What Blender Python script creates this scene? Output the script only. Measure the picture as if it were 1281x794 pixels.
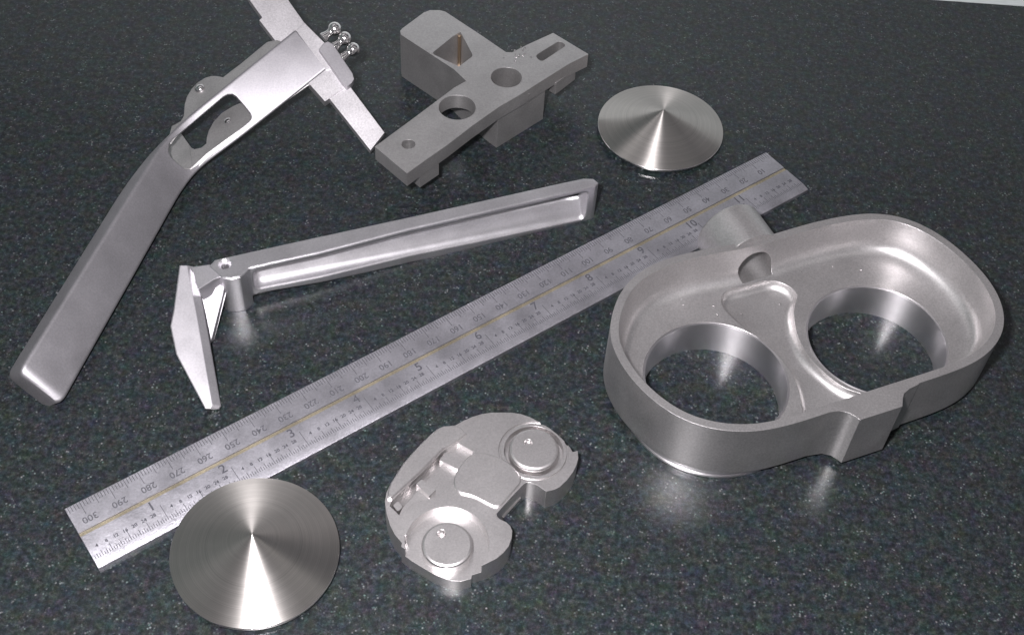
import bpy, bmesh, math, random
import numpy as np
from mathutils import Vector, Matrix
random.seed(7)
for _o in list(bpy.data.objects): bpy.data.objects.remove(_o)
SC = bpy.context.scene
COL = SC.collection
S = 0.0254                                   # everything below is written in inches
# ------------------------------------------------------------------ camera
PW, PH, FP = 1281.0, 794.0, 1603.387
CC = np.array([0.0, 0.0, 14.1779])
CR = np.array([0.997495, 0.054153, 0.045454])
cu0 = np.array([-0.070735, 0.764200, 0.641100]); CW = np.array([0.0, 0.6427, -0.7661])
CW /= np.linalg.norm(CW); CR -= CW*(CR@CW); CR /= np.linalg.norm(CR); CU = np.cross(CR, CW)
cam_data = bpy.data.cameras.new('camera'); cam = bpy.data.objects.new('camera', cam_data); COL.objects.link(cam)
cam_data.sensor_width = 36.0; cam_data.lens = FP/PW*36.0; cam_data.clip_start = 0.01; cam_data.clip_end = 50
cam.matrix_world = Matrix(((CR[0], CU[0], -CW[0], CC[0]*S), (CR[1], CU[1], -CW[1], CC[1]*S), (CR[2], CU[2], -CW[2], CC[2]*S), (0, 0, 0, 1)))
SC.camera = cam
# ------------------------------------------------------------------ world, lamps, exposure
FLASH_W, ROOM, FILL_W = 5.2, 0.24, 1.2
world = bpy.data.worlds.new('World'); SC.world = world; world.use_nodes = True
nt = world.node_tree; nt.nodes.clear()
wo = nt.nodes.new('ShaderNodeOutputWorld'); bg = nt.nodes.new('ShaderNodeBackground')
tc = nt.nodes.new('ShaderNodeTexCoord'); nz = nt.nodes.new('ShaderNodeTexNoise'); rp = nt.nodes.new('ShaderNodeValToRGB')
nz.inputs['Scale'].default_value = 1.9; nz.inputs['Detail'].default_value = 4.0
nt.links.new(tc.outputs['Generated'], nz.inputs['Vector']); nt.links.new(nz.outputs['Fac'], rp.inputs['Fac'])
e = rp.color_ramp.elements
e[0].position = 0.40; e[0].color = (0.26, 0.29, 0.33, 1); e[1].position = 0.60; e[1].color = (1.55, 1.46, 1.50, 1)
em = rp.color_ramp.elements.new(0.5); em.color = (0.76, 0.73, 0.80, 1)
# teal tint added to the unseen left of the world, for the discs to reflect
dp = nt.nodes.new('ShaderNodeVectorMath'); dp.operation = 'DOT_PRODUCT'; dp.inputs[1].default_value = (-0.85, 0.25, 0.45)
mrw = nt.nodes.new('ShaderNodeMapRange'); mrw.inputs[1].default_value = 0.55; mrw.inputs[2].default_value = 0.95; mrw.inputs[3].default_value = 0.0; mrw.inputs[4].default_value = 0.45
mxw = nt.nodes.new('ShaderNodeMixRGB'); mxw.inputs[2].default_value = (0.50, 0.82, 0.74, 1)
nt.links.new(tc.outputs['Generated'], dp.inputs[0]); nt.links.new(dp.outputs['Value'], mrw.inputs[0])
nt.links.new(mrw.outputs[0], mxw.inputs[0]); nt.links.new(rp.outputs['Color'], mxw.inputs[1])
nt.links.new(mxw.outputs[0], bg.inputs['Color']); bg.inputs['Strength'].default_value = ROOM
nt.links.new(bg.outputs['Background'], wo.inputs['Surface'])
def area(name, loc, aim, size, size_y, watts, color):
    d = bpy.data.lights.new(name, 'AREA'); d.shape = 'RECTANGLE'; d.size = size*S; d.size_y = size_y*S
    d.energy = watts; d.color = color
    o = bpy.data.objects.new(name, d); COL.objects.link(o); o.location = Vector(loc)*S
    o.rotation_euler = (Vector(aim)-Vector(loc)).to_track_quat('-Z', 'Y').to_euler(); return o
fl = Vector(CC) - 1.7*Vector(CR) + 1.3*Vector(CU)
area('camera_flash', fl, (0.4, 12, 0), 1.1, 0.6, FLASH_W, (1.0, 0.967, 0.99))
area('overhead_fill', (-16, 34, 62), (0, 12, 0), 48, 10, FILL_W, (1.0, 0.95, 0.97))  # unseen overhead fill, added so the metal has something to reflect
area('overhead_fill', (34, 10, 62), (0, 12, 0), 12, 48, FILL_W*0.7, (1.0, 0.96, 0.93))
SC.view_settings.view_transform = 'Standard'; SC.view_settings.look = 'None'
SC.view_settings.exposure = 0.0; SC.view_settings.gamma = 1.0; SC.view_settings.use_curve_mapping = False
SC.render.engine = 'CYCLES'

# ------------------------------------------------------------------ helpers
def at(x, y, z=0.0):
    d = CW*FP + CR*(x-PW/2) - CU*(y-PH/2); t = (z-CC[2])/d[2]
    return Vector(CC + t*d)
def on(x, y, P, N):
    d = Vector(CW*FP + CR*(x-PW/2) - CU*(y-PH/2)); c = Vector(CC)
    return c + d*((P-c).dot(N)/d.dot(N))
def tr(pts, z): return [at(x, y, z).xy for x, y in pts]
def zm(pts, ox, oy, s): return [(ox+x/s, oy+y/s) for x, y in pts]
def spline(pts, n=8, closed=True):
    out = []; m = len(pts)
    for i in range(m if closed else m-1):
        g = (lambda k: pts[k % m]) if closed else (lambda k: pts[max(0, min(m-1, k))])
        a, b, c, d = (Vector(g(i+k)) for k in (-1, 0, 1, 2))
        for j in range(n):
            t = j/n
            out.append(0.5*((2*b)+(c-a)*t+(2*a-5*b+4*c-d)*t*t+(3*b-a-3*c+d)*t**3))
    if not closed: out.append(Vector(pts[-1]))
    return out
def resample(pts, n):
    P = [Vector(p) for p in pts]; P.append(P[0]); L = [0]
    for a, b in zip(P, P[1:]): L.append(L[-1]+(b-a).length)
    out = []; k = 0
    for i in range(n):
        s = L[-1]*i/n
        while L[k+1] < s: k += 1
        out.append(P[k].lerp(P[k+1], (s-L[k])/max(1e-9, L[k+1]-L[k])))
    return out
def smooth(pts, it):
    for _ in range(it):
        m = len(pts); pts = [(pts[i-1]+pts[i]*2+pts[(i+1) % m])/4 for i in range(m)]
    return pts
def ccw(pts):
    a = sum(p[0]*q[1]-p[1]*q[0] for p, q in zip(pts, pts[1:]+pts[:1])); return list(pts) if a > 0 else list(pts)[::-1]
def offset(pts, d):                          # inwards for a ccw loop
    m = len(pts); out = []
    for i in range(m):
        t = (pts[(i+1) % m]-pts[i-1]).normalized(); out.append(pts[i]+Vector((-t.y, t.x))*d)
    return out
def roundpoly(pts, r, n=5):                  # round every corner of a polygon (r number or list)
    out = []; m = len(pts)
    for i in range(m):
        p = Vector(pts[i]); a = Vector(pts[i-1])-p; b = Vector(pts[(i+1) % m])-p
        rr = r[i] if isinstance(r, (list, tuple)) else r
        q = min(rr, a.length*0.45, b.length*0.45)
        if q <= 1e-4: out.append(p); continue
        A = p+a.normalized()*q; B = p+b.normalized()*q
        for k in range(n+1):
            t = k/n; out.append(A*(1-t)**2+p*2*t*(1-t)+B*t*t)
    return out
def loft(bm, rings, cap0=True, cap1=True):
    V = [[bm.verts.new(p) for p in r] for r in rings]
    for a, b in zip(V, V[1:]):
        m = len(a)
        for i in range(m): bm.faces.new((a[i], a[(i+1) % m], b[(i+1) % m], b[i]))
    if cap0: bm.faces.new(V[0][::-1])
    if cap1: bm.faces.new(V[-1])
def prism(bm, poly, z0, z1):
    poly = ccw([Vector(p) for p in poly])
    loft(bm, [[Vector((p.x, p.y, z)) for p in poly] for z in (z0, z1)])
def slab(bm, pts, vec):                      # 3-D polygon with a thickness vector
    loft(bm, [pts, [p+vec for p in pts]])
def lathe(bm, prof, c, axis=(0, 0, 1), n=64):   # prof: (radius, height); closed with poles where r = 0
    q = Vector((0, 0, 1)).rotation_difference(Vector(axis).normalized()).to_matrix(); c = Vector(c); R = []
    for r, h in prof:
        if r < 1e-6: R.append([bm.verts.new(c+q@Vector((0, 0, h)))])
        else: R.append([bm.verts.new(c+q@Vector((r*math.cos(2*math.pi*k/n), r*math.sin(2*math.pi*k/n), h))) for k in range(n)])
    for a, b in zip(R, R[1:]):
        for k in range(n):
            k2 = (k+1) % n
            if len(a) == 1 and len(b) == 1: continue
            if len(a) == 1: bm.faces.new((a[0], b[k2], b[k]))
            elif len(b) == 1: bm.faces.new((a[k], a[k2], b[0]))
            else: bm.faces.new((a[k], a[k2], b[k2], b[k]))
    for ring, rev in ((R[0], True), (R[-1], False)):
        if len(ring) > 1: bm.faces.new(ring[::-1] if rev else ring)
def cyl(bm, c, r, h, axis=(0, 0, 1), n=64): lathe(bm, [(r, 0), (r, h)], c, axis, n)
def ring(bm, prof, c, axis=(0, 0, 1), n=96):    # closed profile loop revolved
    q = Vector((0, 0, 1)).rotation_difference(Vector(axis).normalized()).to_matrix(); c = Vector(c)
    V = [[bm.verts.new(c+q@Vector((r*math.cos(2*math.pi*k/n), r*math.sin(2*math.pi*k/n), h))) for k in range(n)] for r, h in prof]
    m = len(V)
    for i in range(m):
        a, b = V[i], V[(i+1) % m]
        for k in range(n): bm.faces.new((a[k], a[(k+1) % n], b[(k+1) % n], b[k]))
def new(): return bmesh.new()
def finish(bm, name, sharp=32):
    bmesh.ops.recalc_face_normals(bm, faces=bm.faces)
    for v_ in bm.verts: v_.co *= S
    me = bpy.data.meshes.new(name); bm.to_mesh(me); bm.free()
    for p in me.polygons: p.use_smooth = True
    me.set_sharp_from_angle(angle=math.radians(sharp)); return me
def obj(name, bm, mat, parent=None, sharp=32, cuts=(), adds=()):
    me = finish(bm, name, sharp); o = bpy.data.objects.new(name, me); COL.objects.link(o)
    tmp = []
    for lst, op in ((adds, 'UNION'), (cuts, 'DIFFERENCE')):
        for b in lst:
            t = bpy.data.objects.new('cutter', finish(b, 'cutter')); COL.objects.link(t); tmp.append(t)
            md = o.modifiers.new('b', 'BOOLEAN'); md.object = t; md.operation = op; md.solver = 'EXACT'
    if tmp:
        dg = bpy.context.evaluated_depsgraph_get(); dg.update()
        m2 = bpy.data.meshes.new_from_object(o.evaluated_get(dg)); o.modifiers.clear(); o.data = m2; m2.name = name
        for t in tmp: bpy.data.objects.remove(t)
        for p in m2.polygons: p.use_smooth = True
        m2.set_sharp_from_angle(angle=math.radians(sharp))
    o.data.materials.clear(); o.data.materials.append(mat)
    if parent:
        o.parent = parent; o.matrix_parent_inverse = parent.matrix_world.inverted()
    return o
def thing(name, label, cat, loc, group=None):
    o = bpy.data.objects.new(name, None); COL.objects.link(o); o.empty_display_size = 0.01
    o.location = Vector(loc)*S; o['label'] = label; o['category'] = cat
    if group: o['group'] = group
    bpy.context.view_layer.update(); return o

# ------------------------------------------------------------------ materials
def metal(name, col, rough, bump=0.0, scale=2500, aniso=0.0, radial=False, bevel=0.0, rvar=0.06, blotch=0.10, brushed=None, met=1.0, grain=0.0, rings=False):
    m = bpy.data.materials.new(name); m.use_nodes = True; t = m.node_tree; N = t.nodes; L = t.links
    p = N['Principled BSDF']; p.inputs['Metallic'].default_value = met
    co = N.new('ShaderNodeTexCoord')
    n1 = N.new('ShaderNodeTexNoise'); n1.inputs['Scale'].default_value = 90; n1.inputs['Detail'].default_value = 6
    L.new(co.outputs['Object'], n1.inputs['Vector'])
    mx = N.new('ShaderNodeMixRGB'); mx.blend_type = 'MIX'
    mx.inputs[1].default_value = (*[c*(1-blotch) for c in col], 1); mx.inputs[2].default_value = (*[min(1, c*(1+blotch)) for c in col], 1)
    L.new(n1.outputs['Fac'], mx.inputs[0]); cout = mx.outputs[0]
    if grain or rings:
        ng = N.new('ShaderNodeTexNoise'); ng.inputs['Scale'].default_value = 1500; ng.inputs['Detail'].default_value = 4; ng.inputs['Roughness'].default_value = 0.7
        if rings:                                 # concentric tool marks: noise over the radius only
            ln = N.new('ShaderNodeVectorMath'); ln.operation = 'LENGTH'; sx = N.new('ShaderNodeSeparateXYZ'); cx_ = N.new('ShaderNodeCombineXYZ')
            L.new(co.outputs['Object'], sx.inputs[0]); L.new(sx.outputs[0], cx_.inputs[0]); L.new(sx.outputs[1], cx_.inputs[1])
            L.new(cx_.outputs[0], ln.inputs[0]); L.new(ln.outputs['Value'], ng.inputs['Vector']); ng.inputs['Scale'].default_value = 2200
        else: L.new(co.outputs['Object'], ng.inputs['Vector'])
        gr = N.new('ShaderNodeMapRange'); gr.inputs[1].default_value = 0.3; gr.inputs[2].default_value = 0.7
        gr.inputs[3].default_value = 1-grain; gr.inputs[4].default_value = 1+grain; L.new(ng.outputs['Fac'], gr.inputs[0])
        m2 = N.new('ShaderNodeMixRGB'); m2.blend_type = 'MULTIPLY'; m2.inputs[0].default_value = 1.0
        L.new(cout, m2.inputs[1]); L.new(gr.outputs[0], m2.inputs[2]); cout = m2.outputs[0]
    L.new(cout, p.inputs['Base Color'])
    mr = N.new('ShaderNodeMapRange'); mr.inputs[3].default_value = rough-rvar; mr.inputs[4].default_value = rough+rvar
    L.new(n1.outputs['Fac'], mr.inputs[0]); L.new(mr.outputs[0], p.inputs['Roughness'])
    nrm = None
    if bevel:
        b = N.new('ShaderNodeBevel'); b.samples = 4; b.inputs['Radius'].default_value = bevel*S; nrm = b.outputs[0]
    if bump:
        n2 = N.new('ShaderNodeTexNoise'); n2.inputs['Scale'].default_value = scale; n2.inputs['Detail'].default_value = 3
        if brushed:
            mp = N.new('ShaderNodeMapping'); mp.inputs['Rotation'].default_value = (0, 0, brushed[0]); mp.inputs['Scale'].default_value = (1, brushed[1], 1); mp.vector_type = 'TEXTURE'
            L.new(co.outputs['Object'], mp.inputs[0]); L.new(mp.outputs[0], n2.inputs['Vector'])
        else: L.new(co.outputs['Object'], n2.inputs['Vector'])
        bu = N.new('ShaderNodeBump'); bu.inputs['Strength'].default_value = bump; bu.inputs['Distance'].default_value = 0.0002
        L.new(n2.outputs['Fac'], bu.inputs['Height'])
        if nrm: L.new(nrm, bu.inputs['Normal'])
        nrm = bu.outputs[0]
    if nrm: L.new(nrm, p.inputs['Normal'])
    if aniso:
        p.inputs['Anisotropic'].default_value = aniso
        tn = N.new('ShaderNodeTangent'); tn.direction_type = 'RADIAL'; tn.axis = 'Z'; L.new(tn.outputs[0], p.inputs['Tangent']); p.inputs['Anisotropic Rotation'].default_value = 0.25
    return m
M_blast = metal('bead_blasted_steel', (0.52, 0.505, 0.505), 0.40, 0.22, 3200, bevel=0.009, met=0.94, grain=0.17)
M_dull = metal('dull_machined_steel', (0.41, 0.40, 0.40), 0.50, 0.2, 3000, bevel=0.010, met=0.90, grain=0.13, blotch=0.16)
M_satin = metal('satin_aluminium', (0.66, 0.64, 0.67), 0.40, 0.12, 3200, bevel=0.018, met=0.94, grain=0.10)
M_chan = metal('peened_handle_steel', (0.33, 0.32, 0.338), 0.52, 0.14, 3000, bevel=0.018, met=0.92, grain=0.11, blotch=0.14)
M_bar = metal('scuffed_bar_steel', (0.64, 0.62, 0.64), 0.48, 0.18, 2600, bevel=0.012, grain=0.18)
M_arm = metal('polished_arm_steel', (0.66, 0.645, 0.67), 0.34, 0.10, 3200, bevel=0.05, met=0.95, grain=0.09)
M_bright = metal('bright_machined_steel', (0.58, 0.56, 0.56), 0.35, 0.12, 3200, bevel=0.008, grain=0.12, met=0.95)
M_polish = metal('polished_steel', (0.72, 0.70, 0.70), 0.16, bevel=0.01)
M_turned = metal('turned_steel', (0.44, 0.42, 0.40), 0.36, aniso=0.90, rvar=0.03, blotch=0.14, grain=0.18, rings=True)
M_bore = metal('bored_steel', (0.74, 0.72, 0.74), 0.33, aniso=0.82, rvar=0.03)
M_rule = metal('satin_rule_steel', (0.47, 0.46, 0.50), 0.44, 0.35, 900, rvar=0.10, blotch=0.28, grain=0.18, brushed=(0.6764, 0.04))
M_groove = metal('brassy_groove_steel', (0.56, 0.49, 0.36), 0.45, 0.4, 700, blotch=0.6, grain=0.3)
M_warm_refl = metal('warm_reflection_tan', (0.50, 0.38, 0.27), 0.45, 0.2, 900, blotch=0.2)  # tan colour painted as the warm reflection in the T block pocket
def plain(name, col, rough):
    m = bpy.data.materials.new(name); m.use_nodes = True; p = m.node_tree.nodes['Principled BSDF']
    n = m.node_tree.nodes.new('ShaderNodeTexNoise'); n.inputs['Scale'].default_value = 400
    r = m.node_tree.nodes.new('ShaderNodeMixRGB'); r.inputs[1].default_value = (*[c*0.7 for c in col], 1); r.inputs[2].default_value = (*[c*1.3 for c in col], 1)
    m.node_tree.links.new(n.outputs['Fac'], r.inputs[0]); m.node_tree.links.new(r.outputs[0], p.inputs['Base Color'])
    p.inputs['Roughness'].default_value = rough; return m
M_ink = plain('etched_ink', (0.05, 0.05, 0.06), 0.6)
M_ink_shade = plain('etching_and_groove_shade', (0.065, 0.065, 0.075), 0.6)
M_wall = plain('painted_upstand', (0.5, 0.54, 0.54), 0.5)
def granite():
    m = bpy.data.materials.new('polished_granite'); m.use_nodes = True; t = m.node_tree; N = t.nodes; L = t.links
    p = N['Principled BSDF']; co = N.new('ShaderNodeTexCoord')
    def noise(scale, detail, rough=0.6):
        n = N.new('ShaderNodeTexNoise'); n.inputs['Scale'].default_value = scale; n.inputs['Detail'].default_value = detail
        n.inputs['Roughness'].default_value = rough; L.new(co.outputs['Object'], n.inputs['Vector']); return n
    def ramp(src, els):
        r = N.new('ShaderNodeValToRGB'); c = r.color_ramp
        while len(c.elements) < len(els): c.elements.new(0.5)
        for q, (pos, col) in zip(c.elements, els): q.position = pos; q.color = (*col, 1)
        L.new(src, r.inputs[0]); return r
    base0 = ramp(noise(500, 7, 0.9).outputs['Fac'], [(0.38, (0.0045, 0.006, 0.0068)), (0.49, (0.0115, 0.0145, 0.016)), (0.63, (0.038, 0.044, 0.048))])
    tint = N.new('ShaderNodeMixRGB'); tn = noise(190, 4, 0.75)
    hs = N.new('ShaderNodeVectorMath'); hs.operation = 'MULTIPLY_ADD'; L.new(tn.outputs['Color'], hs.inputs[0])
    hs.inputs[1].default_value = (1.6, 1.2, 1.4); hs.inputs[2].default_value = (0.19, 0.40, 0.30)
    tint = hs
    base = N.new('ShaderNodeMixRGB'); base.blend_type = 'MULTIPLY'; base.inputs[0].default_value = 1.0
    L.new(base0.outputs[0], base.inputs[1]); L.new(tint.outputs[0], base.inputs[2])
    vo = N.new('ShaderNodeTexVoronoi'); vo.inputs['Scale'].default_value = 800; vo.inputs['Randomness'].default_value = 1.0
    L.new(co.outputs['Object'], vo.inputs['Vector'])
    sp = ramp(vo.outputs['Distance'], [(0.10, (1, 1, 1)), (0.38, (0, 0, 0))])
    gate = ramp(noise(260, 4, 0.7).outputs['Fac'], [(0.50, (0, 0, 0)), (0.64, (1, 1, 1))])
    p.inputs['Specular IOR Level'].default_value = 0.30
    mul = N.new('ShaderNodeMath'); mul.operation = 'MULTIPLY'; L.new(sp.outputs[0], mul.inputs[0]); L.new(gate.outputs[0], mul.inputs[1])
    scol = ramp(vo.outputs['Color'], [(0.2, (0.08, 0.12, 0.11)), (0.5, (0.13, 0.145, 0.15)), (0.8, (0.15, 0.145, 0.15))])
    mx = N.new('ShaderNodeMixRGB'); L.new(mul.outputs[0], mx.inputs[0]); L.new(base.outputs[0], mx.inputs[1]); L.new(scol.outputs[0], mx.inputs[2])
    L.new(mx.outputs[0], p.inputs['Base Color'])
    rr = N.new('ShaderNodeMapRange'); rr.inputs[3].default_value = 0.23; rr.inputs[4].default_value = 0.38
    L.new(noise(40, 4).outputs['Fac'], rr.inputs[0]); L.new(rr.outputs[0], p.inputs['Roughness'])
    return m
M_gran = granite()

# ------------------------------------------------------------------ setting
bm = new(); prism(bm, [(-40, -14), (40, -14), (40, 20.33), (-40, 20.33)], -1.2, 0.0)
o = obj('granite_countertop', bm, M_gran); o['kind'] = 'structure'; o['label'] = 'dark speckled polished granite countertop'
bm = new(); prism(bm, [(-40, 20.34), (40, 20.34), (40, 20.9), (-40, 20.9)], -1.2, 4.0)
o = obj('wall_upstand', bm, M_wall, sharp=30); o['kind'] = 'structure'; o['label'] = 'pale upstand behind the granite countertop'

# ------------------------------------------------------------------ twin bore housing
ZB, ZT, ZF = 0.12, 1.10, 0.56
house = thing('twin_bore_housing', 'large grey cast metal housing with two big round bores and a short side tube', 'metal housing', (4.0, 11.2, 0))
outer_px = [(759.7, 415), (764.6, 397), (773, 368), (789, 348), (818.6, 328.4), (851, 318.6), (890, 310), (936.5, 302), (977, 290), (1018, 278), (1059, 269.5),
            (1091, 266), (1130, 271), (1170, 289), (1209, 319), (1242, 355), (1256.5, 387), (1257.5, 412), (1243, 436.5), (1219, 454.5), (1183, 468), (1150, 479),
            (1110, 491.5), (1075, 503), (1019, 521.6), (979, 534), (937, 541), (888, 536.4), (848, 523), (815.4, 500), (796, 482), (776, 456), (764.6, 432)]
OUT = smooth(resample(spline(tr(outer_px, ZT), 8), 160), 14); OUT = ccw(OUT)
def lv(poly, z): return [Vector((p.x, p.y, z)) for p in poly]
body = new(); loft(body, [lv(offset(OUT, 0.025), ZB), lv(offset(OUT, 0.008), ZB+0.02), lv(offset(OUT, 0.002), ZB+0.05), lv(offset(OUT, 0.0), ZB+0.2), lv(OUT, ZT)])
bl = tr([(1019, 519), (1036, 515.5), (1050, 513.5), (1062, 516), (1069, 520), (1076, 525), (1129, 508), (1129.5, 498), (1131, 492), (1138, 486), (1150, 480)], ZT)
bl += tr([(1128, 472), (1040, 497)], ZT)
block = new(); prism(block, bl, ZB+0.004, ZT-0.0005)
cav = new(); loft(cav, [lv(offset(OUT, o_), z_) for o_, z_ in
    [(0.46, ZF), (0.34, ZF+0.012), (0.26, ZF+0.045), (0.21, ZF+0.10), (0.18, ZF+0.18), (0.165, ZF+0.28), (0.115, ZT-0.015), (0.105, ZT+0.05)]])
HL = at(897, 468, ZF+0.02); HR = at(1098, 420, ZF+0.02)
LC = Vector((2.80, 10.60)); RC = Vector((5.085, 11.50)); RB = 0.955
cuts = [cav]
for c in (LC, RC):
    b = new(); cyl(b, (c.x, c.y, -0.2), RB+0.035, 2.0, n=96); cuts.append(b)
# recessed web between the two bores
wp = zm([(495, 400), (500, 440), (560, 500), (640, 560), (710, 620), (770, 700), (800, 794)], 740, 240, 3.053) + [(1004, 520), (1012, 535), (1050, 525), (1084, 500), (1074, 490)] + \
     zm([(977, 755), (900, 700), (830, 630), (785, 540), (772, 450), (790, 395), (760, 362), (700, 338), (650, 342), (580, 362), (510, 378)], 740, 240, 3.053)
WEB = ccw(smooth(resample(spline(tr(wp, ZF), 4), 110), 3))
cav2 = new(); loft(cav2, [lv(offset(WEB, o_), z_) for o_, z_ in [(0.12, ZF-0.12), (0.075, ZF-0.112), (0.04, ZF-0.085), (0.012, ZF-0.045), (0.0, ZF), (0.0, ZF+0.14)]]); cuts.append(cav2)
A = at(936, 302, ZT).xy; B = at(1018, 278, ZT).xy; d = (B-A).normalized(); n_out = Vector((-d.y, d.x))
def hole_point(z):
    p = at(943, 335.7, z); return (p.xy-A).dot(n_out)
zs = min([0.4+0.005*k for k in range(100)], key=lambda z: abs(hole_point(z)+0.165))
HC = at(943, 335.7, zs); TA = Vector((n_out.x, n_out.y, 0)).normalized()
HC.z = zs = zs+0.035
b = new(); cyl(b, HC-TA*0.14, 0.27, 2.2, TA, 64); cuts.append(b)
obj('body', body, M_blast, house, sharp=38, adds=[block], cuts=cuts)
ts = HC+TA*0.175; ts.z = zs
b = new(); ring(b, [(0.272, -0.04), (0.50, -0.04), (0.50, 0.60), (0.48, 0.63), (0.30, 0.63), (0.272, 0.61)], ts+Vector((0, 0, 0)), TA, 96)
obj('side_tube', b, M_blast, house)
for c, fw in ((LC, 0.26), (RC, 0.12)):
    b = new(); ring(b, [(RB, 0.0), (RB+fw-0.015, 0.0), (RB+fw, 0.012), (RB+fw, 0.045), (RB+fw-0.03, 0.055), (RB+fw-0.03, 0.075), (RB+fw-0.005, 0.085), (RB+fw-0.005, ZB+0.03), (RB+0.13, ZB+0.06), (RB+0.034, ZB+0.08), (RB+0.034, ZF-0.006), (RB+0.006, ZF-0.006), (RB, ZF-0.02)], (0, 0, 0), n=128)
    o = obj('bore_sleeve', b, M_bore, house, sharp=50); o.location = Vector((c.x, c.y, 0))*S; o.matrix_parent_inverse = house.matrix_world.inverted()

# ------------------------------------------------------------------ steel rule
TH = 0.09
RO = Vector((-4.7995, 7.4133, 0)); ra = 0.6764; RD = Vector((math.cos(ra), math.sin(ra), 0)); RN = Vector((-math.sin(ra), math.cos(ra), 0))
rule = thing('steel_ruler', 'long steel ruler with a central groove lying diagonally across the granite', 'ruler', RO+RD*6+RN*0.5)
def rp3(u, v_, z): return RO+RD*u+RN*v_+Vector((0, 0, z))
LR = 12.0
prof = [(0.0, 0.0), (0.0, 0.060), (0.006, 0.066), (0.11, TH), (0.505, TH), (0.505, TH-0.03), (0.568, TH-0.03), (0.568, TH), (0.985, TH), (1.0, TH-0.015), (1.0, 0.0)]
b = new(); loft(b, [[rp3(u, v_, z) for v_, z in prof] for u in (0.0, LR)]); obj('blade', b, M_rule, rule, sharp=20)
b = new(); slab(b, [rp3(0.0, 0.507, TH-0.029), rp3(LR, 0.507, TH-0.029), rp3(LR, 0.566, TH-0.029), rp3(0.0, 0.566, TH-0.029)], Vector((0, 0, 0.018)))
obj('groove_strip', b, M_groove, rule)
ZI = TH+0.0006
def quad(bm, u0, u1, v0, v1, z=ZI):
    bm.faces.new([bm.verts.new(rp3(u, v_, z)) for u, v_ in ((u0, v0), (u1, v0), (u1, v1), (u0, v1))])
tk = new()
for i in range(1, 12*32):
    l = {0: 0.30, 16: 0.20, 8: 0.15, 24: 0.15}.get(i % 32, 0.12 if i % 4 == 0 else (0.10 if i % 2 == 0 else 0.08))
    quad(tk, i/32-0.0045, i/32+0.0045, 0.115, 0.085+l)
for i in range(1, 305):
    u = LR-i/25.4
    if u < 0.02: break
    l = 0.20 if i % 10 == 0 else (0.14 if i % 5 == 0 else 0.09)
    quad(tk, u-0.0045, u+0.0045, 0.98-l, 0.98)
quad(tk, 0.0, LR, 0.560, 0.5655, TH-0.0105)  # dark line painted as the shadow of the groove wall
o = obj('scale_ticks_and_groove_shade', tk, M_ink_shade, rule); o['kind'] = 'stuff'
def textmesh(s, size, bold=0.0):
    c = bpy.data.curves.new('t', 'FONT'); c.body = s; c.size = size; c.align_x = 'CENTER'; c.align_y = 'CENTER'; c.offset = bold; c.resolution_u = 3
    o_ = bpy.data.objects.new('t', c); COL.objects.link(o_); dg = bpy.context.evaluated_depsgraph_get(); dg.update()
    me = bpy.data.meshes.new_from_object(o_.evaluated_get(dg)); bpy.data.objects.remove(o_); return me
def numeral(s, u, v_, size, mat, bold=0.0, flip=False, name='numeral'):
    me = textmesh(s, size, bold); R = Matrix((RD, RN, (0, 0, 1))).transposed()
    if flip: R = R @ Matrix.Rotation(math.pi, 3, 'Z')
    p = rp3(u, v_, ZI)
    for vv in me.vertices: vv.co = (R @ vv.co + p)*S
    me.name = name; me.materials.clear(); me.materials.append(mat)
    o_ = bpy.data.objects.new(name, me); COL.objects.link(o_); o_.parent = rule; o_.matrix_parent_inverse = rule.matrix_world.inverted(); return o_
for i in range(1, 12): numeral(str(i), i-0.10, 0.42, 0.19, M_ink, 0.0 if i == 4 else 0.0022)
for i in range(12):
    for k in range(1, 8): numeral(str(4*k), i+k/8-0.012, 0.285, 0.07, M_ink, 0.0022, name='small_numeral')
for k in range(1, 31):
    u = LR-k*10/25.4
    numeral(str(k*10), u+0.02, 0.70, 0.135, M_ink_shade, 0.002, flip=True, name='millimetre_numeral')

# ------------------------------------------------------------------ conical discs
def cone_disc(label, cx, cy, R, zt, tilt=0.0):
    t = thing('conical_disc', label, 'metal disc', (cx, cy, 0), 'conical turned discs')
    b = new(); pr = [(R-0.004, 0.114)]
    for k in range(1, 14): pr.append(((R-0.004)*(1-k/14), 0.118+(zt-0.118)*(k/14)))
    pr += [(0.012, zt-0.004), (0, zt)]
    lathe(b, [(0, 0.112)]+pr, (0, 0, 0), n=160)
    o = obj('cone_face', b, M_turned, t, sharp=40); o.location = (cx*S, cy*S, 0)
    b = new(); lathe(b, [(0, 0), (R*0.86, 0), (R*0.9, 0.03), (R-0.01, 0.062), (R, 0.070), (R, 0.104), (R-0.008, 0.1125), (0, 0.1125)], (0, 0, 0), n=160)
    o = obj('rim', b, M_polish, t, sharp=40); o.location = (cx*S, cy*S, 0)
    if tilt:                                  # one edge of the disc is propped on the ruler
        t.rotation_mode = 'QUATERNION'; t.rotation_quaternion = Matrix.Rotation(tilt, 3, RD).to_quaternion(); t.location.z = R*0.86*math.sin(tilt)*S
cone_disc('shallow conical turned steel disc in the foreground overlapping the near end of the ruler', -2.9463, 7.7651, 1.0294, 0.53, math.radians(2.2))
cone_disc('shallow conical turned steel disc standing alone beside the far end of the ruler', 2.2218, 16.124, 1.0361, 0.48)

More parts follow.
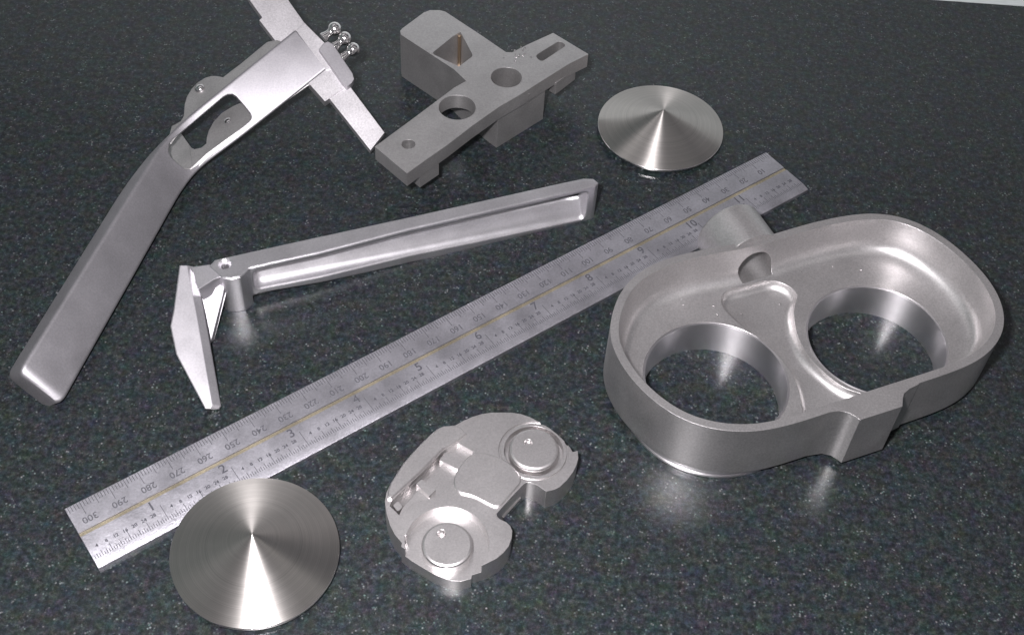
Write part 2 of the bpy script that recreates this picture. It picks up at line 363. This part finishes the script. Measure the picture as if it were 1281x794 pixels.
# ------------------------------------------------------------------ bevelled arm with kite plate
arm = thing('lever_arm', 'slim bright metal arm with a long pocketed side and kite shaped end plate', 'metal arm', at(520, 330, 0))
ZA = 0.72
tb = [(269, 325.5), (356, 306), (510, 272.5), (605, 251.3), (700, 230), (730, 223.7), (742, 224), (748.5, 229)]
tf = [(745, 232.3), (605, 265.5), (510, 287.3), (398, 316.5), (340, 329), (312, 335.5), (306, 342)]
hub = [(300, 346.5), (289, 349), (278, 347.5), (270, 340), (262, 333)]
poly = ccw(tr(tb+tf+hub, ZA))
b = new(); prism(b, poly, 0.0, ZA)
# lift the underside left of the hub and cut the pocket in the front face
P0 = at(312, 335.5, ZA); P1 = at(735, 234.5, ZA); ad = (P1-P0).normalized(); an = Vector((ad.y, -ad.x, 0))  # an: out of the front face
def fp(u, z, dpt): return P0+ad*u-an*dpt+Vector((0, 0, z-ZA))
LA = (P1-P0).length
def rr(u0, u1, z00, z01, z10, z11, r, n=6):   # rounded outline of the pocket in (u, z)
    return roundpoly([Vector((u0, z00)), Vector((u1, z10)), Vector((u1, z11)), Vector((u0, z01))], r, n)
pk = new(); rings = []
for dpt, ins, tl in ((-0.05, 0.0, 0), (0.0, 0.0, 0), (0.02, 0.006, 0.2), (0.04, 0.02, 0.6), (0.05, 0.045, 0.9), (0.055, 0.07, 1.0)):
    rings.append([fp(q.x, q.y, dpt+tl*0.24*(q.y-0.1)/0.5) for q in rr(0.03+ins, LA+0.02-ins, 0.25+ins*0.8, 0.65-ins*0.8, 0.045+ins*0.8, 0.64-ins*0.8, 0.10)])
loft(pk, rings)
un = new(); loft(un, [[fp(u, z, dp) for u, z in ((-0.02, -0.2), (-0.02, 0.15), (0.15, 0.16), (1.6, 0.05), (2.6, 0.0), (2.6, -0.2))] for dp in (-0.3, 0.12)])
un2 = None
hubc = at(281, 330, ZA); hc = new(); lathe(hc, [(0.03, -0.3), (0.055, -0.06), (0.11, 0.01), (0.13, 0.05)], hubc, n=32)
obj('arm', b, M_arm, arm, sharp=30, cuts=[pk, un, hc])
# plate
TB = at(260, 511, 0.10); TT = at(231, 327, 0.74); TL = at(214, 408, 0.46)
pn = (TT-TB).cross(TL-TB).normalized()
if pn.dot(Vector(CC)-TB) < 0: pn = -pn
fpx = [(224.5, 332), (234, 332), (246, 395), (265.5, 506), (263, 510), (256.5, 511), (220.5, 443), (213, 408), (217, 389)]
face = [on(x, y, TB, pn) for x, y in fpx]
back = Vector((0.105, 0.04, -0.07))
b = new(); loft(b, [face, [p+back for p in face]]); obj('end_plate', b, M_satin, arm, sharp=20)
# web joining plate and arm, with its diagonal gusset
b = new()
loft(b, [[at(240, 334, ZA-0.01), at(262, 331, ZA-0.01), at(282, 344, ZA-0.01), at(268, 349, ZA-0.01), at(248, 362, ZA-0.05)],
         [at(252, 395, 0.22), at(266, 385, 0.16), at(285, 372, 0.16), at(272, 377, 0.16), at(262, 390, 0.16)]])
obj('neck', b, M_satin, arm)
b = new(); slab(b, [at(262, 352, 0.56), at(281, 358, 0.52), at(278, 372, 0.40), at(263, 430, 0.06), at(254, 430, 0.08), at(250, 380, 0.42)], Vector((0.03, 0.10, -0.03)))
obj('gusset', b, M_chan, arm)

# ------------------------------------------------------------------ T block
HT = 0.88
tblock = thing('t_shaped_block', 'dull grey T shaped machined block with two round holes', 'metal block', at(590, 150, 0))
bar = [(469, 183.5), (520, 146), (568, 110), (600, 92), (640, 66), (660, 56), (692, 41.5), (736, 68), (712, 80), (680, 100), (650, 119), (624, 134), (590, 158), (560, 181), (530, 202), (509, 217)]
b = new(); prism(b, tr(bar, HT), HT-0.26, HT)
lf = new(); prism(lf, tr([(510, 193), (525, 204.6), (549, 188.5), (534, 177)], HT), HT-0.50, HT-0.22)
rf = new(); prism(rf, tr([(697, 91), (713, 79), (722, 72), (705, 66), (686, 84)], HT), HT-0.46, HT-0.22)
F1 = at(621, 185, 0).xy; F2 = at(679, 149, 0).xy
stem = [F1, F2] + tr([(650, 66), (633, 65.5), (600, 43), (557, 14.8), (550, 13), (538, 13), (530, 16), (503, 36), (500.6, 39), (501.5, 43.5), (568, 87), (590, 108)], HT)
st = new(); prism(st, stem, 0.0, HT-0.0007)
cuts = []
for (x, y, r) in ((572, 134.5, 0.29), (633.5, 97, 0.25)):
    c = at(x, y, HT); q = new(); cyl(q, (c.x, c.y, 0.12), r, 2, n=64); cuts.append(q)
c = at(572, 134.5, 0); c = at(572, 134.5, HT); q = new(); cyl(q, (c.x, c.y, -0.3), 0.17, 2, n=48); cuts.append(q)
c = at(511, 180.5, HT); q = new(); cyl(q, (c.x, c.y, 0.3), 0.105, 2, n=40); cuts.append(q)
slot = roundpoly(tr([(669, 70), (700, 51), (709, 57), (677, 78)], HT), 0.14, 6); q = new(); prism(q, slot, 0.2, 2); cuts.append(q)
pocket = roundpoly(tr([(540, 67), (574, 83.5), (592, 70), (576, 40), (566, 46)], HT), [0.06, 0.02, 0.05, 0.01, 0.08], 6)
q = new(); prism(q, pocket, 0.22, 2); cuts.append(q)
obj('body', b, M_dull, tblock, sharp=30, adds=[st, lf, rf], cuts=cuts)
c = at(575, 41.5, HT); q = new(); lathe(q, [(0.0, 0.0), (0.026, 0.0), (0.026, HT-0.26), (0.0, HT-0.24)], (c.x, c.y-0.02, 0.22), n=16)  # thin tan rod stands in for a warm reflection in the pocket corner
obj('reflection_strip', q, M_warm_refl, tblock)
ch = new(); random.seed(3)
for k in range(16):
    x, y = random.choice([(648, 66), (652, 72), (643, 76), (655, 68)]); p = at(x+random.gauss(0, 6), y+random.gauss(0, 4), HT)
    s = random.uniform(0.010, 0.024); m_ = Matrix.Rotation(random.uniform(0, 6), 4, 'Z') @ Matrix.Rotation(random.uniform(-.4, .4), 4, 'X')
    vs = [p+Vector((0, 0, 0.012))+(m_ @ Vector(w)*s) for w in ((-1, -1, -.4), (1, -.6, -.4), (.2, 1, -.4), (0, 0, .7))]
    V = [ch.verts.new(w) for w in vs]
    for f in ((0, 2, 1), (0, 1, 3), (1, 2, 3), (2, 0, 3)): ch.faces.new([V[i] for i in f])
def chips(name, spots, smin, smax, label):
    bm = new()
    for p in spots:
        s_ = random.uniform(smin, smax); m_ = Matrix.Rotation(random.uniform(0, 6), 4, 'Z') @ Matrix.Rotation(random.uniform(-.3, .3), 4, 'X')
        V_ = [bm.verts.new(p+Vector((0, 0, s_*0.5))+(m_ @ Vector(w)*s_)) for w in ((-1, -1, -.4), (1, -.6, -.4), (.2, 1, -.4), (0, 0, .5))]
        for f in ((0, 2, 1), (0, 1, 3), (1, 2, 3), (2, 0, 3)): bm.faces.new([V_[i] for i in f])
    o_ = obj(name, bm, M_polish); o_['kind'] = 'stuff'; o_['label'] = label; o_['category'] = 'metal chips'
fl_px = zm([(460, 440), (350, 410), (300, 530), (220, 525), (345, 435), (250, 385), (570, 460), (590, 540), (480, 470), (370, 260), (180, 480)], 740, 240, 3.053) + [(1050, 327), (1043, 335), (1078, 340), (1060, 322), (1076, 338), (1005, 345), (975, 378)]
chips('metal_chips', [at(x+random.gauss(0, 2), y+random.gauss(0, 2), ZF+0.004) for x, y in fl_px], 0.010, 0.022, 'a few bright metal chips on the floor of the twin bore housing')
chips('metal_chips', [at(random.uniform(0, 1281), random.uniform(60, 794), 0.0) for _ in range(70)], 0.004, 0.009, 'scattered tiny metal swarf specks on the granite countertop')
o = obj('metal_chips', ch, M_polish); o['kind'] = 'stuff'; o['label'] = 'tiny bright metal chips scattered on the T shaped block'; o['category'] = 'metal chips'

# ------------------------------------------------------------------ jaw plate
HJ = 0.38
jaw = thing('jaw_plate', 'small light grey figure eight plate with two round bosses and a side notch', 'metal plate', at(600, 625, 0))
def J(pts, z=HJ): return tr(zm(pts, 470, 500, 3.307), z)
jo = [(38, 420), (44, 385), (60, 350), (85, 310), (110, 270), (150, 222), (190, 180), (225, 145), (255, 120), (280, 110), (330, 105), (365, 85), (400, 70), (440, 58), (480, 52), (560, 52), (600, 58), (640, 72), (682, 94), (720, 118), (752, 143), (780, 170), (800, 192), (815, 215),
      (835, 210), (838, 240), (830, 270), (815, 300), (790, 332), (760, 360), (740, 370), (705, 378), (672, 355), (640, 340), (625, 340), (610, 350), (555, 408), (500, 470), (503, 482), (512, 491), (540, 505), (556, 520), (565, 540), (563, 570), (550, 605), (528, 632), (500, 655), (450, 680), (400, 695),
      'low', (108, 590), (78, 555), (60, 520), (45, 470)]
k_ = jo.index('low'); jout = J(jo[:k_]) + J([(396, 740), (350, 752), (300, 746), (245, 725), (200, 698), (150, 668), (107, 636)], 0.20) + J(jo[k_+1:])
b = new(); prism(b, jout, 0.0, HJ)
cuts = []
def Jc(x, y, z=HJ): return J([(x, y)], z)[0]
c1 = Jc(296, 592); c2 = Jc(654, 210)
q = new(); cyl(q, (c1.x, c1.y, HJ-0.17), 0.515, 1, n=96); cuts.append(q)
q = new(); prism(q, J([(120, 560), (122, 640), (105, 655), (80, 700), (200, 800), (420, 800), (405, 700), (380, 680), (260, 560)]), HJ-0.17, 1); cuts.append(q)
q = new(); ring(q, [(0.325, HJ-0.13), (0.385, HJ-0.13), (0.385, 1), (0.325, 1)], (c2.x, c2.y, 0)); cuts.append(q)
q = new(); ring(q, [(0.43, HJ-0.03), (0.455, HJ-0.03), (0.455, 1), (0.43, 1)], (c2.x, c2.y, 0)); cuts.append(q)
q = new(); prism(q, J([(100, 478), (58, 438), (66, 418), (180, 310), (282, 208), (340, 178), (408, 216), (350, 275), (318, 345), (250, 400), (160, 425)]), HJ-0.09, 1); cuts.append(q)
q = new(); prism(q, J([(92, 470), (60, 435), (68, 418), (180, 312), (280, 210), (300, 225), (205, 322), (110, 430)]), HJ-0.22, 1); cuts.append(q)
obj('plate', b, M_bright, jaw, sharp=30, cuts=cuts)
for poly_, z0, z1 in (([(165, 345), (190, 325), (250, 368), (222, 395)], 0.14, HJ-0.01), ([(262, 245), (292, 212), (368, 262), (340, 285)], 0.14, HJ-0.01), ([(70, 425), (92, 406), (112, 428), (92, 450)], 0.14, HJ-0.06)):
    q = new(); prism(q, roundpoly(J(poly_), 0.02, 3), z0, z1); obj('rib', q, M_bright, jaw)
q = new(); isl = roundpoly(J([(318, 345), (338, 290), (385, 232), (440, 220), (510, 240), (560, 268), (610, 335), (505, 455), (400, 400), (340, 388)]), 0.1, 6)
loft(q, [[Vector((p.x, p.y, HJ-0.01)) for p in ccw(isl)], [Vector((p.x, p.y, HJ+0.018)) for p in ccw(isl)], [Vector((p.x, p.y, HJ+0.028)) for p in offset(ccw(isl), 0.015)]])
obj('raised_pad', q, M_bright, jaw, sharp=12)
for c, z0, zt, r, hp in ((c1, HJ-0.175, HJ-0.02, 0.315, (272, 552)), (c2, HJ-0.135, HJ+0.045, 0.322, (631, 178))):
    q = new(); lathe(q, [(0, 0), (r, 0), (r, zt-z0-0.03), (r-0.01, zt-z0-0.01), (r-0.035, zt-z0), (0, zt-z0)], (c.x, c.y, z0), n=96)
    hp_ = Jc(*hp, z=zt); h = new(); lathe(h, [(0.042, -0.13), (0.045, -0.02), (0.058, 0.0), (0.07, 0.02)], (hp_.x, hp_.y, zt), n=32)
    obj('boss', q, M_bright, jaw, sharp=14, cuts=[h])
cr = ccw(J([(50, 385), (62, 350), (88, 310), (113, 270), (153, 224), (193, 182), (228, 148), (258, 124), (282, 114), (325, 112), (352, 122), (376, 146), (338, 176), (281, 206), (180, 308), (66, 412), (50, 412)]))
q = new(); loft(q, [[Vector((p.x, p.y, HJ-0.01)) for p in cr], [Vector((p.x, p.y, HJ+0.03)) for p in cr], [Vector((p.x, p.y, HJ+0.045)) for p in offset(cr, 0.015)]]); obj('raised_crescent', q, M_bright, jaw, sharp=12)
nt_ = J([(505, 472), (610, 352), (640, 342), (640, 352), (520, 490)])
q = new(); prism(q, J([(518, 478), (590, 398), (602, 408), (530, 490)], 0.1), 0.02, 0.12); obj('notch_lip', q, M_polish, jaw)

# ------------------------------------------------------------------ cranked channel handle with clamp
hand = thing('channel_handle', 'bent grey channel handle with rectangular window and a crossbar clamped at its top', 'metal handle', at(80, 480, 0))
RI = [(31, 453, .60), (90, 359, .62), (152, 260, .64), (183, 211, .65), (208, 172, .67), (236, 145, .75), (279, 110.5, .98), (325, 73, 1.16), (369, 37.6, 1.37)]
LO = [(84, 495, .13), (140, 395, .14), (198, 293, .15), (222, 249, .16), (245, 213, .20), (277, 191, .33), (322, 156, .55), (366, 120.5, .79), (409, 86, 1.04)]
R3 = [at(*p) for p in RI]; L3 = [at(*p) for p in LO]
R3 = spline(R3, 5, False); L3 = spline(L3, 5, False)
for _ in range(16):
    R3 = [R3[0]]+[(a+b_*2+c)/4 for a, b_, c in zip(R3, R3[1:], R3[2:])]+[R3[-1]]
    L3 = [L3[0]]+[(a+b_*2+c)/4 for a, b_, c in zip(L3, L3[1:], L3[2:])]+[L3[-1]]
NS = len(R3)
rings = []
def sect(R_, L_, ax, D, sh=0.0, r=0.09):
    w = (L_-R_); wn = w.normalized(); N_ = ax.cross(wn).normalized()
    if N_.z < 0: N_ = -N_
    F = (-N_*0.8+Vector((-0.30, 0.05, -0.12))).normalized()
    R_ = R_+wn*sh; L_ = L_-wn*sh
    c = [R_, L_, L_+F*D, R_+F*D]; out = []
    for i in range(4):
        p = c[i]; a = c[i-1]-p; b_ = c[(i+1) % 4]-p; q_ = min(r, a.length*.45, b_.length*.45)
        A_ = p+a.normalized()*q_; B_ = p+b_.normalized()*q_
        for k in range(6):
            t = k/5; out.append(A_*(1-t)**2+p*2*t*(1-t)+B_*t*t)
    return out, N_, F
Ns = []; Fs = []; rings = []
for i in range(NS):
    ax = (R3[min(i+1, NS-1)]-R3[max(i-1, 0)]).normalized()
    D = 0.36-0.27*max(0.0, min(1.0, (i-12)/9.0))**1.5
    r_, N_, F_ = sect(R3[i], L3[i], ax, D, 0.0, 0.055 if i < 17 else 0.045)
    rings.append(r_); Ns.append(N_); Fs.append(F_)
ax0 = (R3[1]-R3[0]).normalized()
ends = []
for back_, ins in ((0.15, 0.10), (0.14, 0.05), (0.10, 0.018), (0.04, 0.003)):
    r_, _, _ = sect(R3[0]-ax0*back_-Ns[0]*ins*0.9, L3[0]-ax0*back_-Ns[0]*ins*0.9, ax0, max(0.06, 0.36-ins*1.6), ins, 0.055); ends.append(r_)
b = new(); loft(b, ends+rings)
# window
ai = 30; wN = Ns[ai]; wP = (R3[ai]+L3[ai])/2
wpx = zm([(180, 466), (330, 335), (470, 217), (500, 200), (532, 198), (560, 215), (612, 275), (652, 325), (662, 350), (658, 368), (640, 388), (470, 525), (310, 662), (260, 700), (215, 702), (160, 660), (122, 625), (108, 590), (112, 545), (135, 505)], 190, 80, 5.29)
b_win = new(); wpts = [on(x, y, wP, wN) for x, y in wpx]
loft(b_win, [[p+wN*0.6 for p in wpts], [p-wN*0.155 for p in wpts]])
obj('channel', b, M_chan, hand, sharp=40, cuts=[b_win])
FD = Vector((-0.86, 0.48, -0.10)).normalized(); axu = (R3[-1]-R3[22]).normalized(); sn = axu.cross(FD).normalized(); sp = L3[30]+(L3[30]-R3[30]).normalized()*-0.10-wN*0.04
inn = [on(x, y, sp, sn) for x, y in [(204, 196), (212, 172), (224, 164), (245, 193), (254, 191), (250, 199), (238, 211), (222, 212)]]
b = new(); loft(b, [inn, [p+(L3[30]-R3[30]).normalized()*0.03 for p in inn]]); obj('inner_step', b, M_dull, hand)
# flanges behind the upper leg, each with its rounded ear
axu = (R3[-1]-R3[22]).normalized()
FD = Vector((-0.86, 0.48, -0.10)).normalized()
def flange(base, i0, ear, hole, name):
    F = FD; n_ = axu.cross(F).normalized(); P_ = base[30]+((L3[30]-R3[30]).normalized()*(0.02 if base is R3 else -0.06))-wN*0.04
    pts = [base[i]-wN*0.05 for i in range(i0, NS, 3)]
    pts = [p-n_*((p-P_).dot(n_)) for p in pts]
    outl = [on(x, y, P_, n_) for x, y in ear]
    q = new(); inward = (L3[30]-R3[30]).normalized()*(0.07 if base is R3 else -0.07)
    loft(q, [pts+outl, [p+inward for p in pts+outl]])
    hx = on(hole[0], hole[1], P_, n_); h = new()
    up_ = n_ if n_.z > 0 else -n_
    lathe(h, [(0.0, -0.05), (0.085, -0.05), (0.085, 0.0), (0.07, 0.035), (0.04, 0.052), (0.0, 0.056)], hx, up_, 28)  # polished dome added to catch a flash glint at the ear hole
    obj(name, q, M_dull, hand, sharp=30); obj('hole_glint_dome', h, M_polish, hand, sharp=60)
flange(R3, 20, [(346, 50), (334, 53), (300, 81), (288, 90), (279, 97), (272, 95.5), (265, 95.2), (257, 97.5), (248, 103), (240, 111), (234, 121), (231, 131), (230, 145), (226, 152), (215, 158)], (250, 111), 'ear_flange')
flange(L3, 20, [(386, 92), (360, 108), (330, 128), (318, 135), (312, 134.5), (303, 133.8), (294, 138), (281, 146), (271, 157), (265, 168), (262.5, 177), (262, 184), (256, 189), (247, 191), (241, 188)], (285.5, 153), 'ear_flange')
# clamp
C0 = at(369, 37.6, 1.37); C1 = at(409, 86, 1.04); cax = axu; cN = cax.cross((C1-C0).normalized()).normalized()
if cN.z < 0: cN = -cN
def cp(pts, up=0.0): return [on(x, y, C0+cN*up, cN) for x, y in pts]
q = new(); loft(q, [cp([(290, -40), (312, 0), (328, 22), (324.5, 25.5), (346, 53), (361, 71), (397, 56), (380, 28), (363, 4), (335, -40)], -0.10), [p-cN*0.16 for p in cp([(290, -40), (312, 0), (328, 22), (324.5, 25.5), (346, 53), (361, 71), (397, 56), (380, 28), (363, 4), (335, -40)], -0.10)]])
obj('crossbar', q, M_bar, hand, sharp=20)
def clampslab(name, pts, up, th, mat, rad=0.0):
    P_ = cp(pts, up); q_ = new(); loft(q_, [P_, [p-cN*th for p in P_]]); return obj(name, q_, mat, hand, sharp=24)
clampslab('end_shoe', [(370, 38), (380.5, 28.6), (408, 56), (402, 62), (412, 76), (416, 86), (408, 88)], 0.0, 0.14, M_bar)
clampslab('crossbar_shoulder', [(409, 86), (386, 104), (406.5, 127), (433, 109), (416, 84)], -0.02, 0.2, M_bar)
clampslab('crossbar_tip', [(411, 122), (463.5, 188), (481, 166), (436, 106)], -0.05, 0.15, M_bar)
clampslab('clamp_plate', [(399, 62), (404, 55), (410, 52), (417, 56), (441, 92), (443, 99), (440, 104), (434, 109), (428, 103), (414, 83)], 0.10, 0.20, M_chan)
for (x0, y0, x1, y1) in ((404, 48, 421.5, 34), (418, 60, 433, 46.5), (427, 74, 444.5, 59.5)):
    a, c = cp([(x0, y0)], 0.02)[0], cp([(x1, y1)], 0.02)[0]; v_ = (c-a); h = v_.length; q = new()
    prof = [(0.0, 0.0), (0.082, 0.0), (0.082, 0.03), (0.062, h*0.3), (0.06, h*0.5)]
    for k in range(9):
        t = math.radians(-50+140*k/8); prof.append((max(0.0, 0.11*math.cos(t)) if k < 8 else 0.0, h*0.55+0.085+0.11*math.sin(t)))
    lathe(q, prof, a, v_, 32); obj('ball_knob', q, M_polish, hand, sharp=50)
